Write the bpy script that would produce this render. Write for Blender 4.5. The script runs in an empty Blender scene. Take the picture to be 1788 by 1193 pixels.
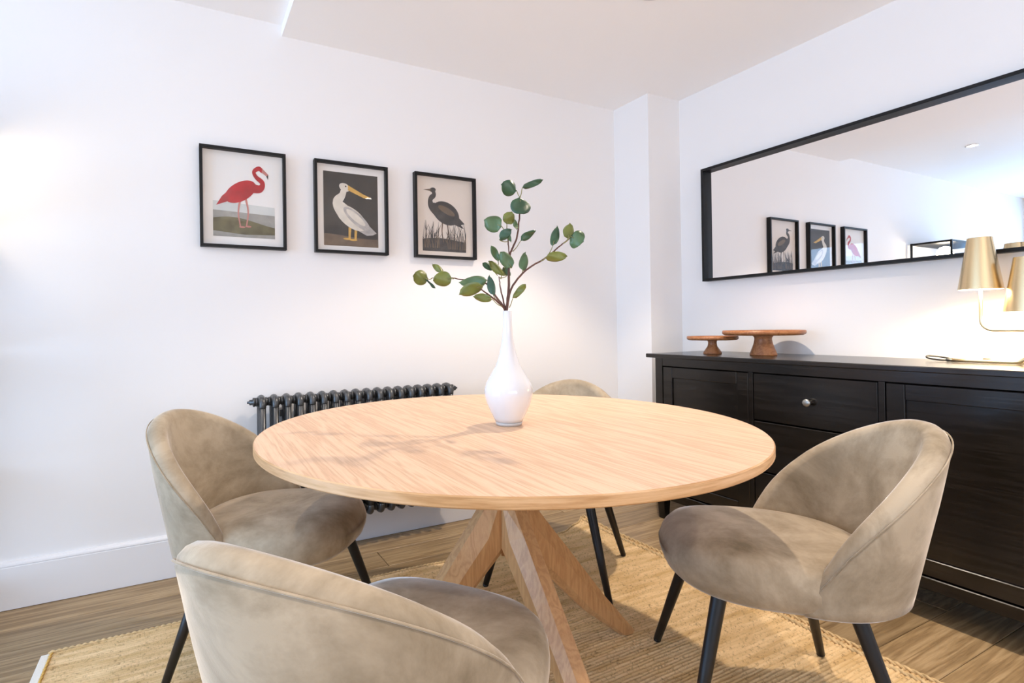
import bpy, bmesh, math, random
from mathutils import Vector, Matrix

random.seed(7)
S = bpy.context.scene
COL = S.collection
PI = math.pi

# ------------------------------------------------------------------ camera
CAM = Vector((-2.72415, -2.60823, 1.03782))
AR = Vector((0.88909105, -0.45749119, -0.01479604))
AU = Vector((0.01192161, -0.00916951, 0.99988689))
AF = Vector((0.45757512, 0.88916687, 0.0026985))
FPX, PPX, PPY = 941.756, 805.0, 569.45
cd = bpy.data.cameras.new('camera')
cam = bpy.data.objects.new('camera', cd)
COL.objects.link(cam)
m = Matrix.Identity(4)
for i in range(3):
    m[i][0], m[i][1], m[i][2], m[i][3] = AR[i], AU[i], -AF[i], CAM[i]
cam.matrix_world = m
cd.sensor_fit = 'HORIZONTAL'
cd.sensor_width = 36.0
cd.lens = FPX / 1788.0 * 36.0
cd.shift_x = (894.0 - PPX) / 1788.0
cd.shift_y = -(596.5 - PPY) / 1788.0
cd.clip_start = 0.02
S.camera = cam

# ------------------------------------------------------------------ world, daylight, exposure
S.view_settings.view_transform = 'Standard'
S.view_settings.look = 'None'
S.view_settings.gamma = 1.0
S.view_settings.use_curve_mapping = False
S.view_settings.exposure = 0.77
try:
    S.cycles.use_denoising = True
    S.cycles.adaptive_threshold = 0.02
    S.cycles.max_bounces = 9
    S.cycles.diffuse_bounces = 7
    S.cycles.sample_clamp_indirect = 6.0
except Exception:
    pass
W = bpy.data.worlds.new('sky')
S.world = W
W.use_nodes = True
bg = W.node_tree.nodes['Background']
bg.inputs[0].default_value = (0.45, 0.68, 1.0, 1)
bg.inputs[1].default_value = 0.8

DAY = (0.47, 0.69, 1.0)
SPOTC = (1.0, 0.84, 0.68)
CEIL_R, CEIL_L, STEP_X = 2.41, 2.46, -2.30
X_FAR, Y_BACK = -6.1, -4.7
WIN = (-3.2, -0.12, 0.06, 2.25)      # y0, y1, z0, z1 of the window in the far wall

ld = bpy.data.lights.new('window_daylight', 'AREA')
ld.shape = 'RECTANGLE'; ld.size = WIN[1] - WIN[0]; ld.size_y = WIN[3] - WIN[2]
ld.energy = 98; ld.color = DAY
lo = bpy.data.objects.new('window_daylight', ld); COL.objects.link(lo)
lo.location = (X_FAR - 0.16, (WIN[0] + WIN[1]) / 2, (WIN[2] + WIN[3]) / 2)
lo.rotation_euler = (0, -PI / 2 - 0.12, 0)   # sky light, panel tipped up slightly to brighten the ceiling
WIN2 = (-3.9, -1.3, 0.45, 2.2)     # x0, x1, z0, z1 of an unseen window added behind the camera for fill
ld2 = bpy.data.lights.new('back_fill', 'AREA')
ld2.shape = 'RECTANGLE'; ld2.size = WIN2[1] - WIN2[0]; ld2.size_y = WIN2[3] - WIN2[2]
ld2.energy = 46; ld2.color = (1.0, 0.855, 0.765)
lo2 = bpy.data.objects.new('back_fill', ld2); COL.objects.link(lo2)
lo2.location = ((WIN2[0] + WIN2[1]) / 2, Y_BACK - 0.30, (WIN2[2] + WIN2[3]) / 2)
lo2.rotation_euler = (PI / 2 + 1.05, 0, 0)  # added fill panel, tipped steeply up to lift the ceiling

WIN3 = (-5.98, -4.55, 0.05, 1.74)  # x0, x1, z0, z1 of the low glazed door in the left wall beyond the picture
ld3 = bpy.data.lights.new('garden_door_daylight', 'AREA')
ld3.shape = 'RECTANGLE'; ld3.size = WIN3[1] - WIN3[0]; ld3.size_y = WIN3[3] - WIN3[2]
ld3.energy = 30; ld3.color = (0.22, 0.52, 1.0)
lo3 = bpy.data.objects.new('garden_door_daylight', ld3); COL.objects.link(lo3)
lo3.location = ((WIN3[0] + WIN3[1]) / 2, 0.14, (WIN3[2] + WIN3[3]) / 2)
lo3.rotation_euler = (-PI / 2, 0, 0)

# ------------------------------------------------------------------ materials
def node(nt, t, **kw):
    n = nt.nodes.new(t)
    for k, v in kw.items():
        setattr(n, k, v)
    return n

def new_mat(name):
    mt = bpy.data.materials.new(name); mt.use_nodes = True
    nt = mt.node_tree
    return mt, nt, nt.nodes['Principled BSDF']

def setin(b, **kw):
    for k, v in kw.items():
        k = k.replace('_', ' ')
        if k in b.inputs:
            b.inputs[k].default_value = v

def rgba(c):
    return (c[0], c[1], c[2], 1.0)

def plain(name, c, rough=0.5, metal=0.0, bump=0.0, bscale=200, var=0.0, vscale=6, **kw):
    mt, nt, b = new_mat(name)
    setin(b, Base_Color=rgba(c), Roughness=rough, Metallic=metal, **kw)
    tc = node(nt, 'ShaderNodeTexCoord')
    if var:
        nz = node(nt, 'ShaderNodeTexNoise'); nz.inputs['Scale'].default_value = vscale
        nz.inputs['Detail'].default_value = 4
        cr = node(nt, 'ShaderNodeValToRGB')
        cr.color_ramp.elements[0].position = 0.3; cr.color_ramp.elements[1].position = 0.7
        cr.color_ramp.elements[0].color = rgba([x * (1 - var) for x in c])
        cr.color_ramp.elements[1].color = rgba([min(1, x * (1 + var)) for x in c])
        nt.links.new(tc.outputs['Object'], nz.inputs['Vector'])
        nt.links.new(nz.outputs['Fac'], cr.inputs['Fac'])
        nt.links.new(cr.outputs['Color'], b.inputs['Base Color'])
    if bump:
        nb = node(nt, 'ShaderNodeTexNoise'); nb.inputs['Scale'].default_value = bscale
        nb.inputs['Detail'].default_value = 3
        bp = node(nt, 'ShaderNodeBump'); bp.inputs['Strength'].default_value = bump
        bp.inputs['Distance'].default_value = 0.002
        nt.links.new(tc.outputs['Object'], nb.inputs['Vector'])
        nt.links.new(nb.outputs['Fac'], bp.inputs['Height'])
        nt.links.new(bp.outputs['Normal'], b.inputs['Normal'])
    return mt

def wood(name, c0, c1, c2, axis='X', stretch=14.0, scale=2.0, rough=0.45, bump=0.15, per_object=False, fine=90.0, coord='Object', spec=0.5):
    """grain running along one object axis: long cathedral figure + fine pores"""
    mt, nt, b = new_mat(name)
    tc = node(nt, 'ShaderNodeTexCoord')
    mp = node(nt, 'ShaderNodeMapping')
    sc = [scale * stretch ** 0.5] * 3
    sc['XYZ'.index(axis)] = scale / stretch ** 0.5
    mp.inputs['Scale'].default_value = sc
    nt.links.new(tc.outputs[coord], mp.inputs['Vector'])
    vec = mp.outputs['Vector']
    if per_object:
        oi = node(nt, 'ShaderNodeObjectInfo')
        mu = node(nt, 'ShaderNodeVectorMath', operation='SCALE'); mu.inputs['Scale'].default_value = 37.0
        cx = node(nt, 'ShaderNodeCombineXYZ')
        for k in range(3):
            nt.links.new(oi.outputs['Random'], cx.inputs[k])
        nt.links.new(cx.outputs[0], mu.inputs[0])
        ad = node(nt, 'ShaderNodeVectorMath', operation='ADD')
        nt.links.new(vec, ad.inputs[0]); nt.links.new(mu.outputs[0], ad.inputs[1])
        vec = ad.outputs[0]
    n1 = node(nt, 'ShaderNodeTexNoise'); n1.inputs['Scale'].default_value = 1.0
    n1.inputs['Detail'].default_value = 3; n1.inputs['Distortion'].default_value = 0.6
    nt.links.new(vec, n1.inputs['Vector'])
    mul = node(nt, 'ShaderNodeMath', operation='MULTIPLY'); mul.inputs[1].default_value = 13.0
    fr = node(nt, 'ShaderNodeMath', operation='SINE')
    nt.links.new(n1.outputs['Fac'], mul.inputs[0])
    mul2 = node(nt, 'ShaderNodeMath', operation='MULTIPLY'); mul2.inputs[1].default_value = 2.6
    nt.links.new(mul.outputs[0], mul2.inputs[0]); nt.links.new(mul2.outputs[0], fr.inputs[0])
    n2 = node(nt, 'ShaderNodeTexNoise'); n2.inputs['Scale'].default_value = fine / 10
    n2.inputs['Detail'].default_value = 6; n2.inputs['Roughness'].default_value = 0.7
    nt.links.new(vec, n2.inputs['Vector'])
    ma = node(nt, 'ShaderNodeMath', operation='MULTIPLY_ADD'); ma.inputs[1].default_value = 0.20
    nt.links.new(fr.outputs[0], ma.inputs[0]); nt.links.new(n2.outputs['Fac'], ma.inputs[2])
    cr = node(nt, 'ShaderNodeValToRGB')
    e = cr.color_ramp.elements
    e[0].position = 0.22; e[0].color = rgba(c0)
    e[1].position = 0.80; e[1].color = rgba(c2)
    mid = e.new(0.5); mid.color = rgba(c1)
    nt.links.new(ma.outputs[0], cr.inputs['Fac'])
    out = cr.outputs['Color']
    if per_object:
        hs = node(nt, 'ShaderNodeHueSaturation')
        mr = node(nt, 'ShaderNodeMapRange'); mr.inputs[3].default_value = 0.78; mr.inputs[4].default_value = 1.16
        nt.links.new(oi.outputs['Random'], mr.inputs[0])
        nt.links.new(mr.outputs[0], hs.inputs['Value'])
        nt.links.new(out, hs.inputs['Color']); out = hs.outputs['Color']
    nt.links.new(out, b.inputs['Base Color'])
    bp = node(nt, 'ShaderNodeBump'); bp.inputs['Strength'].default_value = bump; bp.inputs['Distance'].default_value = 0.001
    nt.links.new(ma.outputs[0], bp.inputs['Height']); nt.links.new(bp.outputs['Normal'], b.inputs['Normal'])
    setin(b, Roughness=rough)
    b.inputs['Specular IOR Level'].default_value = spec
    return mt

def velvet(name):
    mt, nt, b = new_mat(name)
    tc = node(nt, 'ShaderNodeTexCoord')
    n1 = node(nt, 'ShaderNodeTexNoise'); n1.inputs['Scale'].default_value = 5.5
    n1.inputs['Detail'].default_value = 6; n1.inputs['Distortion'].default_value = 0.35; n1.inputs['Roughness'].default_value = 0.66
    oi = node(nt, 'ShaderNodeObjectInfo')
    ad = node(nt, 'ShaderNodeVectorMath', operation='ADD')
    nt.links.new(tc.outputs['Object'], ad.inputs[0]); nt.links.new(oi.outputs['Random'], ad.inputs[1])
    nt.links.new(ad.outputs[0], n1.inputs['Vector'])
    cr = node(nt, 'ShaderNodeValToRGB'); e = cr.color_ramp.elements
    e[0].position = 0.28; e[0].color = rgba((0.180, 0.138, 0.085))
    e[1].position = 0.62; e[1].color = rgba((0.44, 0.362, 0.262))
    nt.links.new(n1.outputs['Fac'], cr.inputs['Fac'])
    nt.links.new(cr.outputs['Color'], b.inputs['Base Color'])
    sr = node(nt, 'ShaderNodeMapRange'); sr.inputs[1].default_value = 0.35; sr.inputs[2].default_value = 0.65
    sr.inputs[3].default_value = 0.55; sr.inputs[4].default_value = 1.0
    nt.links.new(n1.outputs['Fac'], sr.inputs[0]); nt.links.new(sr.outputs[0], b.inputs['Sheen Weight'])
    setin(b, Roughness=0.85, Sheen_Roughness=0.30, Sheen_Tint=(0.95, 0.90, 0.84, 1))
    b.inputs['Specular IOR Level'].default_value = 0.15
    n2 = node(nt, 'ShaderNodeTexNoise'); n2.inputs['Scale'].default_value = 420; n2.inputs['Detail'].default_value = 2
    nt.links.new(tc.outputs['Object'], n2.inputs['Vector'])
    bp = node(nt, 'ShaderNodeBump'); bp.inputs['Strength'].default_value = 0.25; bp.inputs['Distance'].default_value = 0.001
    nt.links.new(n2.outputs['Fac'], bp.inputs['Height']); nt.links.new(bp.outputs['Normal'], b.inputs['Normal'])
    return mt

def jute(name):
    mt, nt, b = new_mat(name)
    tc = node(nt, 'ShaderNodeTexCoord')
    mp = node(nt, 'ShaderNodeMapping'); mp.inputs['Scale'].default_value = (3.0, 26.0, 3.0)
    nt.links.new(tc.outputs['Object'], mp.inputs['Vector'])
    n1 = node(nt, 'ShaderNodeTexNoise'); n1.inputs['Scale'].default_value = 1.3; n1.inputs['Detail'].default_value = 5
    nt.links.new(mp.outputs['Vector'], n1.inputs['Vector'])
    n2 = node(nt, 'ShaderNodeTexNoise'); n2.inputs['Scale'].default_value = 95; n2.inputs['Detail'].default_value = 5
    n2.inputs['Roughness'].default_value = 0.75
    nt.links.new(tc.outputs['Object'], n2.inputs['Vector'])
    c1 = node(nt, 'ShaderNodeValToRGB'); e = c1.color_ramp.elements
    e[0].position = 0.30; e[0].color = rgba((0.60, 0.395, 0.175))
    e[1].position = 0.68; e[1].color = rgba((0.90, 0.67, 0.385))
    nt.links.new(n1.outputs['Fac'], c1.inputs['Fac'])
    c2 = node(nt, 'ShaderNodeValToRGB'); e = c2.color_ramp.elements
    e[0].position = 0.30; e[0].color = (0.38, 0.33, 0.28, 1)
    e[1].position = 0.47; e[1].color = (1, 1, 1, 1)
    nt.links.new(n2.outputs['Fac'], c2.inputs['Fac'])
    mx = node(nt, 'ShaderNodeMix', data_type='RGBA', blend_type='MULTIPLY'); mx.inputs[0].default_value = 1.0
    nt.links.new(c1.outputs['Color'], mx.inputs[6]); nt.links.new(c2.outputs['Color'], mx.inputs[7])
    nt.links.new(mx.outputs[2], b.inputs['Base Color'])
    setin(b, Roughness=0.9); b.inputs['Specular IOR Level'].default_value = 0.15
    bp = node(nt, 'ShaderNodeBump'); bp.inputs['Strength'].default_value = 0.8; bp.inputs['Distance'].default_value = 0.004
    nt.links.new(n2.outputs['Fac'], bp.inputs['Height']); nt.links.new(bp.outputs['Normal'], b.inputs['Normal'])
    return mt

def emis(name, c, s):
    mt, nt, b = new_mat(name)
    setin(b, Base_Color=rgba(c), Emission_Color=rgba(c), Emission_Strength=s)
    return mt

def pane_mat(name, refl=0.08, tint=(1, 1, 1)):
    mt = bpy.data.materials.new(name); mt.use_nodes = True
    nt = mt.node_tree; nt.nodes.clear()
    o = node(nt, 'ShaderNodeOutputMaterial'); mx = node(nt, 'ShaderNodeMixShader')
    t = node(nt, 'ShaderNodeBsdfTransparent'); g = node(nt, 'ShaderNodeBsdfGlossy')
    t.inputs[0].default_value = rgba(tint)
    g.inputs['Roughness'].default_value = 0.0
    lw = node(nt, 'ShaderNodeLayerWeight'); lw.inputs['Blend'].default_value = 0.5
    pw = node(nt, 'ShaderNodeMath', operation='POWER'); pw.inputs[1].default_value = 4.5
    sc = node(nt, 'ShaderNodeMath', operation='MULTIPLY_ADD'); sc.inputs[1].default_value = 0.42; sc.inputs[2].default_value = 0.022
    nt.links.new(lw.outputs['Facing'], pw.inputs[0]); nt.links.new(pw.outputs[0], sc.inputs[0])
    nt.links.new(sc.outputs[0], mx.inputs[0]); nt.links.new(t.outputs[0], mx.inputs[1])
    nt.links.new(g.outputs[0], mx.inputs[2]); nt.links.new(mx.outputs[0], o.inputs[0])
    return mt

M = {}
M['wall'] = plain('wall_paint', (0.85, 0.835, 0.825), 0.75, bump=0.05, bscale=350)
M['ceil'] = plain('ceiling_paint', (0.97, 0.955, 0.94), 0.8)
M['skirt'] = plain('gloss_trim_paint', (0.82, 0.81, 0.81), 0.35)
M['floor'] = wood('oiled_oak_planks', (0.225, 0.145, 0.068), (0.325, 0.220, 0.108), (0.43, 0.305, 0.165), 'X', 22, 4.2, 0.42, 0.15, per_object=True, coord='Object')
M['subfloor'] = plain('subfloor', (0.03, 0.022, 0.015), 0.9)
M['oak_top'] = wood('pale_oak_veneer', (0.585, 0.362, 0.220), (0.70, 0.455, 0.287), (0.765, 0.525, 0.35), 'Y', 26, 7.0, 0.42, 0.06, spec=0.35)
M['oak_edge'] = wood('oak_edge_band', (0.50, 0.265, 0.105), (0.64, 0.375, 0.175), (0.74, 0.47, 0.25), 'Z', 0.06, 6.0, 0.42, 0.05)
M['oak_leg'] = wood('golden_oak', (0.455, 0.24, 0.098), (0.53, 0.292, 0.125), (0.585, 0.338, 0.152), 'Z', 9, 9.0, 0.40, 0.08)
M['velvet'] = velvet('taupe_velvet')
M['black_metal'] = plain('black_powder_coat', (0.006, 0.006, 0.007), 0.38)
M['black_wood'] = wood('black_brown_stain', (0.003, 0.0024, 0.002), (0.006, 0.005, 0.0045), (0.012, 0.010, 0.009), 'Y', 20, 6.0, 0.21, 0.10, fine=140, spec=0.5)
M['black_frame'] = plain('black_painted_frame', (0.008, 0.008, 0.008), 0.48, Specular_IOR_Level=0.25)
M['pewter'] = plain('brushed_pewter', (0.42, 0.42, 0.40), 0.38, 1.0)
M['brass'] = plain('brushed_brass', (0.76, 0.60, 0.36), 0.27, 1.0, bump=0.04, bscale=300)
M['brass_in'] = plain('pale_shade_lining', (0.85, 0.80, 0.70), 0.6)
M['brass_tube'] = plain('satin_brass_tube', (0.72, 0.57, 0.33), 0.32, 1.0)
M['bulb'] = emis('warm_bulb', (1.0, 0.86, 0.62), 14.0)
M['downlight'] = emis('downlight_lens', (1.0, 0.93, 0.84), 18.0)
M['white_metal'] = plain('white_enamel', (0.82, 0.82, 0.82), 0.4)
M['gunmetal'] = plain('hammered_gunmetal', (0.085, 0.088, 0.092), 0.32, 0.6, bump=0.12, bscale=160)
M['stand'] = wood('acacia_stand', (0.29, 0.105, 0.036), (0.37, 0.145, 0.052), (0.44, 0.19, 0.075), 'X', 5, 14.0, 0.38, 0.05)
M['jute'] = jute('jute_weave')
M['jute_edge'] = plain('jute_braid', (0.60, 0.43, 0.22), 0.9, bump=0.8, bscale=160, var=0.25, vscale=60)
M['cotton'] = plain('cream_fringe', (0.78, 0.74, 0.66), 0.9, bump=0.4, bscale=200)
M['mustard'] = plain('mustard_stitching', (0.66, 0.40, 0.10), 0.9)
M['opal'] = plain('opal_white_glass', (0.74, 0.74, 0.75), 0.12, Coat_Weight=0.5, Coat_Roughness=0.05)
M['opal'].node_tree.nodes['Principled BSDF'].inputs['Subsurface Weight'].default_value = 0.0
M['glass'] = pane_mat('clear_glass')
M['mirror'] = plain('mirror_silver', (0.93, 0.93, 0.94), 0.0, 1.0)
M['mat'] = plain('cream_mat_board', (0.82, 0.79, 0.75), 0.85)
M['twig'] = plain('brown_twig', (0.10, 0.042, 0.028), 0.7, bump=0.5, bscale=120, var=0.3, vscale=40)
M['petiole'] = plain('olive_petiole', (0.22, 0.20, 0.07), 0.6)
def leaf_mat(n, c):
    mt = plain(n, c, 0.42, var=0.22, vscale=22, bump=0.2, bscale=60)
    b = mt.node_tree.nodes['Principled BSDF']
    return mt
M['leaf0'] = leaf_mat('deep_green_leaf', (0.036, 0.088, 0.040))
M['leaf1'] = leaf_mat('mid_green_leaf', (0.080, 0.142, 0.060))
M['leaf2'] = leaf_mat('olive_green_leaf', (0.150, 0.165, 0.030))
M['leaf3'] = leaf_mat('blue_green_leaf', (0.040, 0.105, 0.070))
M['cord'] = plain('black_cord', (0.012, 0.012, 0.012), 0.5)
M['ink_paper'] = plain('print_paper_white', (0.80, 0.78, 0.75), 0.8)
M['ink_mist'] = plain('print_mist_grey', (0.56, 0.58, 0.56), 0.8, var=0.08, vscale=14)
M['ink_sea'] = plain('print_sea_grey', (0.30, 0.29, 0.26), 0.8, var=0.15, vscale=30)
M['ink_olive'] = plain('print_olive_earth', (0.135, 0.115, 0.055), 0.8, var=0.35, vscale=22)
M['ink_red'] = plain('print_red', (0.42, 0.013, 0.017), 0.8, var=0.22, vscale=28)
M['ink_pink'] = plain('print_pink', (0.50, 0.20, 0.17), 0.8)
M['ink_dark'] = plain('print_dark_umber', (0.050, 0.043, 0.036), 0.8, var=0.25, vscale=16)
M['ink_brown'] = plain('print_brown', (0.165, 0.115, 0.075), 0.8, var=0.25, vscale=20)
M['ink_grey'] = plain('print_feather_grey', (0.44, 0.41, 0.38), 0.8, var=0.2, vscale=40)
M['ink_cream'] = plain('print_cream', (0.68, 0.63, 0.54), 0.8, var=0.1, vscale=30)
M['ink_yellow'] = plain('print_ochre', (0.62, 0.37, 0.09), 0.8, var=0.15, vscale=30)
M['ink_warm'] = plain('print_warm_paper', (0.74, 0.66, 0.58), 0.8)
M['ink_slate'] = plain('print_slate', (0.060, 0.052, 0.046), 0.8, var=0.35, vscale=34)

# ------------------------------------------------------------------ mesh helpers
class MB:
    def __init__(self):
        self.v = []; self.f = []; self.mi = []; self.sm = []
    def add(self, vs, fs, mi=0, smooth=False):
        o = len(self.v)
        self.v += [tuple(x) for x in vs]
        for f in fs:
            self.f.append([i + o for i in f]); self.mi.append(mi); self.sm.append(smooth)
        return self
    def box(self, a, b, bev=0.0, mi=0):
        x0, x1 = sorted((a[0], b[0])); y0, y1 = sorted((a[1], b[1])); z0, z1 = sorted((a[2], b[2]))
        if bev <= 0:
            vs = [(x0,y0,z0),(x1,y0,z0),(x1,y1,z0),(x0,y1,z0),(x0,y0,z1),(x1,y0,z1),(x1,y1,z1),(x0,y1,z1)]
            return self.add(vs, [(0,3,2,1),(4,5,6,7),(0,1,5,4),(1,2,6,5),(2,3,7,6),(3,0,4,7)], mi)
        bm = bmesh.new()
        bmesh.ops.create_cube(bm, size=1.0)
        for v in bm.verts:
            v.co = Vector(((x0+x1)/2 + v.co.x*(x1-x0), (y0+y1)/2 + v.co.y*(y1-y0), (z0+z1)/2 + v.co.z*(z1-z0)))
        bmesh.ops.bevel(bm, geom=bm.edges[:], offset=bev, segments=1, profile=0.5, affect='EDGES')
        bm.verts.index_update()
        self.add([v.co for v in bm.verts], [[v.index for v in f.verts] for f in bm.faces], mi)
        bm.free()
        return self
    def rings(self, rings, closed=True, cap0=True, cap1=True, mi=0, smooth=True):
        n = len(rings[0]); vs = [p for r in rings for p in r]; fs = []
        for i in range(len(rings) - 1):
            for j in range(n if closed else n - 1):
                k = (j + 1) % n
                fs.append((i*n+j, i*n+k, (i+1)*n+k, (i+1)*n+j))
        if cap0: fs.append(tuple(range(n - 1, -1, -1)))
        if cap1: fs.append(tuple((len(rings)-1)*n + j for j in range(n)))
        return self.add(vs, fs, mi, smooth)
    def lathe(self, prof, seg=40, c=(0, 0, 0), mi=0, axis='Z', cap0=True, cap1=True):
        rr = []
        for r, h in prof:
            ring = []
            for j in range(seg):
                t = 2*PI*j/seg
                if axis == 'Z': ring.append((c[0]+r*math.cos(t), c[1]+r*math.sin(t), c[2]+h))
                elif axis == 'X': ring.append((c[0]+h, c[1]+r*math.cos(t), c[2]+r*math.sin(t)))
                else: ring.append((c[0]+r*math.sin(t), c[1]+h, c[2]+r*math.cos(t)))
            rr.append(ring)
        return self.rings(rr, True, cap0, cap1, mi)
    def tube(self, pts, rad, seg=8, mi=0, cap=True):
        pts = [Vector(p) for p in pts]
        rads = rad if isinstance(rad, (list, tuple)) else [rad]*len(pts)
        rr = []; up = None
        for i, p in enumerate(pts):
            a = pts[max(0, i-1)]; b = pts[min(len(pts)-1, i+1)]
            d = (b - a).normalized()
            if up is None:
                up = Vector((0, 0, 1)) if abs(d.z) < 0.9 else Vector((1, 0, 0))
            s = d.cross(up).normalized(); up = s.cross(d).normalized()
            rr.append([p + (s*math.cos(2*PI*j/seg) + up*math.sin(2*PI*j/seg))*rads[i] for j in range(seg)])
        return self.rings(rr, True, cap, cap, mi)
    def build(self, name, mats, parent=None, fix=True):
        me = bpy.data.meshes.new(name)
        me.from_pydata(self.v, [], self.f)
        if not isinstance(mats, (list, tuple)): mats = [mats]
        for mt in mats: me.materials.append(mt)
        for p, i, s in zip(me.polygons, self.mi, self.sm):
            p.material_index = i; p.use_smooth = s
        if fix:
            bm = bmesh.new(); bm.from_mesh(me)
            bmesh.ops.recalc_face_normals(bm, faces=bm.faces)
            bm.to_mesh(me); bm.free()
        me.update()
        return link(name, me, parent)

def link(name, me, parent=None):
    o = bpy.data.objects.new(name, me); COL.objects.link(o)
    if parent is not None: o.parent = parent
    return o

def empty(name, loc, rz=0.0, label=None, cat=None, group=None):
    o = bpy.data.objects.new(name, None); COL.objects.link(o)
    o.location = loc; o.rotation_euler = (0, 0, rz); o.empty_display_size = 0.1
    if label: tag(o, label, cat, group)
    return o

def tag(o, label, cat, group=None):
    o['label'] = label; o['category'] = cat
    if group: o['group'] = group
    return o

def struct(o, label=None):
    o['kind'] = 'structure'
    if label: o['label'] = label
    return o

def copy_tree(o, parent=None):
    c = o.copy(); COL.objects.link(c); c.parent = parent
    for ch in list(o.children): copy_tree(ch, c)
    return c

def autosmooth(o, ang=35):
    me = o.data
    me.polygons.foreach_set('use_smooth', [True]*len(me.polygons))
    try: me.set_sharp_from_angle(angle=math.radians(ang))
    except Exception: pass
    return o

def spline(pts, n=8):
    """Catmull-Rom through points"""
    P = [Vector(p) for p in pts]; P = [P[0]*2 - P[1]] + P + [P[-1]*2 - P[-2]]
    out = []
    for i in range(1, len(P) - 2):
        for k in range(n):
            t = k / n
            a, b, c, d = P[i-1], P[i], P[i+1], P[i+2]
            out.append(0.5*((2*b) + (c-a)*t + (2*a-5*b+4*c-d)*t*t + (3*b-a-3*c+d)*t**3))
    out.append(P[-2])
    return out

# ------------------------------------------------------------------ the room
MB().box((X_FAR, Y_BACK, -0.05), (0.0, 0.0, -0.016)).build('floor', M['subfloor'])
floor = bpy.data.objects['floor']; struct(floor, 'oak plank floor')
PW, PL = 0.1655, 1.75
plank_me = MB().box((0, 0, -0.016), (PL - 0.003, PW - 0.0018, 0.0), 0.0016).build('plank', M['floor'], floor)
first = True
row = 0
y = -0.19
rows = [y - PW*k for k in range(-1, 28)]
for k, y1 in enumerate(rows):
    y0 = max(y1 - PW, Y_BACK)
    yy1 = min(y1 + 0.0, 0.0)
    if k == 0: yy1 = min(-0.19 + PW, 0.0)
    off = [0.0, 0.62, 1.21, 0.35, 0.93, 1.52, 0.17][k % 7]
    x = X_FAR - off
    if k == 1: x = -1.935 - PL*3      # the end joint seen by the radiator
    while x < 0:
        xa, xb = max(x, X_FAR), min(x + PL, 0.0)
        if xb - xa > 0.03 and y1 - y0 > 0.02:
            if first:
                o = plank_me; first = False
            else:
                o = plank_me.copy(); COL.objects.link(o); o.parent = floor
            o.location = (xa, y0, 0); o.scale = ((xb - xa)/PL, (y1 - y0)/PW, 1)
        x += PL
struct(MB().box((X_FAR, -0.0245, -0.016), (0, 0, -0.002)).build('floor_edge', M['floor'], floor))
floor.children[-1].name = 'edge_strip'

mb = MB(); x0, x1, z0, z1 = WIN3
mb.box((X_FAR - 0.1, 0, -0.05), (x0, 0.1, 2.6)); mb.box((x1, 0, -0.05), (0.1, 0.1, 2.6))
mb.box((x0, 0, -0.05), (x1, 0.1, z0)); mb.box((x0, 0, z1), (x1, 0.1, 2.6))
wl = struct(mb.build('wall_left', M['wall']), 'white painted wall with the three framed prints')
wr = struct(MB().box((0, Y_BACK - 0.1, -0.05), (0.1, 0.0, 2.6)).build('wall_right', M['wall']), 'white painted wall with the long mirror')
mb = MB()
mb.box((X_FAR - 0.1, Y_BACK - 0.1, -0.05), (WIN2[0], Y_BACK, 2.6)); mb.box((WIN2[1], Y_BACK - 0.1, -0.05), (0, Y_BACK, 2.6))
mb.box((WIN2[0], Y_BACK - 0.1, -0.05), (WIN2[1], Y_BACK, WIN2[2])); mb.box((WIN2[0], Y_BACK - 0.1, WIN2[3]), (WIN2[1], Y_BACK, 2.6))
struct(mb.build('wall_back', M['wall']), 'white painted wall behind the camera')
mb = MB()
mb.box((X_FAR - 0.1, Y_BACK, -0.05), (X_FAR, WIN[0], 2.6)); mb.box((X_FAR - 0.1, WIN[1], -0.05), (X_FAR, 0, 2.6))
mb.box((X_FAR - 0.1, WIN[0], -0.05), (X_FAR, WIN[1], WIN[2])); mb.box((X_FAR - 0.1, WIN[0], WIN[3]), (X_FAR, WIN[1], 2.6))
struct(mb.build('wall_far', M['wall']), 'white painted wall with the window')
struct(MB().box((-0.262, -0.285, -0.016), (0, 0, 2.41)).build('wall_corner', M['wall']), 'white boxed pillar in the corner')
mb = MB()
mb.box((STEP_X, Y_BACK, CEIL_R), (0, 0, 2.6)); mb.box((X_FAR, Y_BACK, CEIL_L), (STEP_X, 0, 2.6))
struct(mb.build('ceiling', M['ceil']), 'white ceiling with a shallow step')
# window (outside the picture, source of the blue daylight)
mb = MB(); y0, y1, z0, z1 = WIN
for a, b in (((y0, z0), (y1, z0+.06)), ((y0, z1-.06), (y1, z1)), ((y0, z0), (y0+.06, z1)), ((y1-.06, z0), (y1, z1)), (((y0+y1)/2-.03, z0), ((y0+y1)/2+.03, z1))):
    mb.box((X_FAR-.08, a[0], a[1]), (X_FAR-.03, b[0], b[1]))
w1 = struct(mb.build('window_1', M['skirt']), 'white framed window')
ym = (y0+y1)/2
for a, b in ((y0+.06, ym-.03), (ym+.03, y1-.06)):
    MB().box((X_FAR-.058, a, z0+.06), (X_FAR-.052, b, z1-.06)).build('pane', M['glass'], w1)

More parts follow.
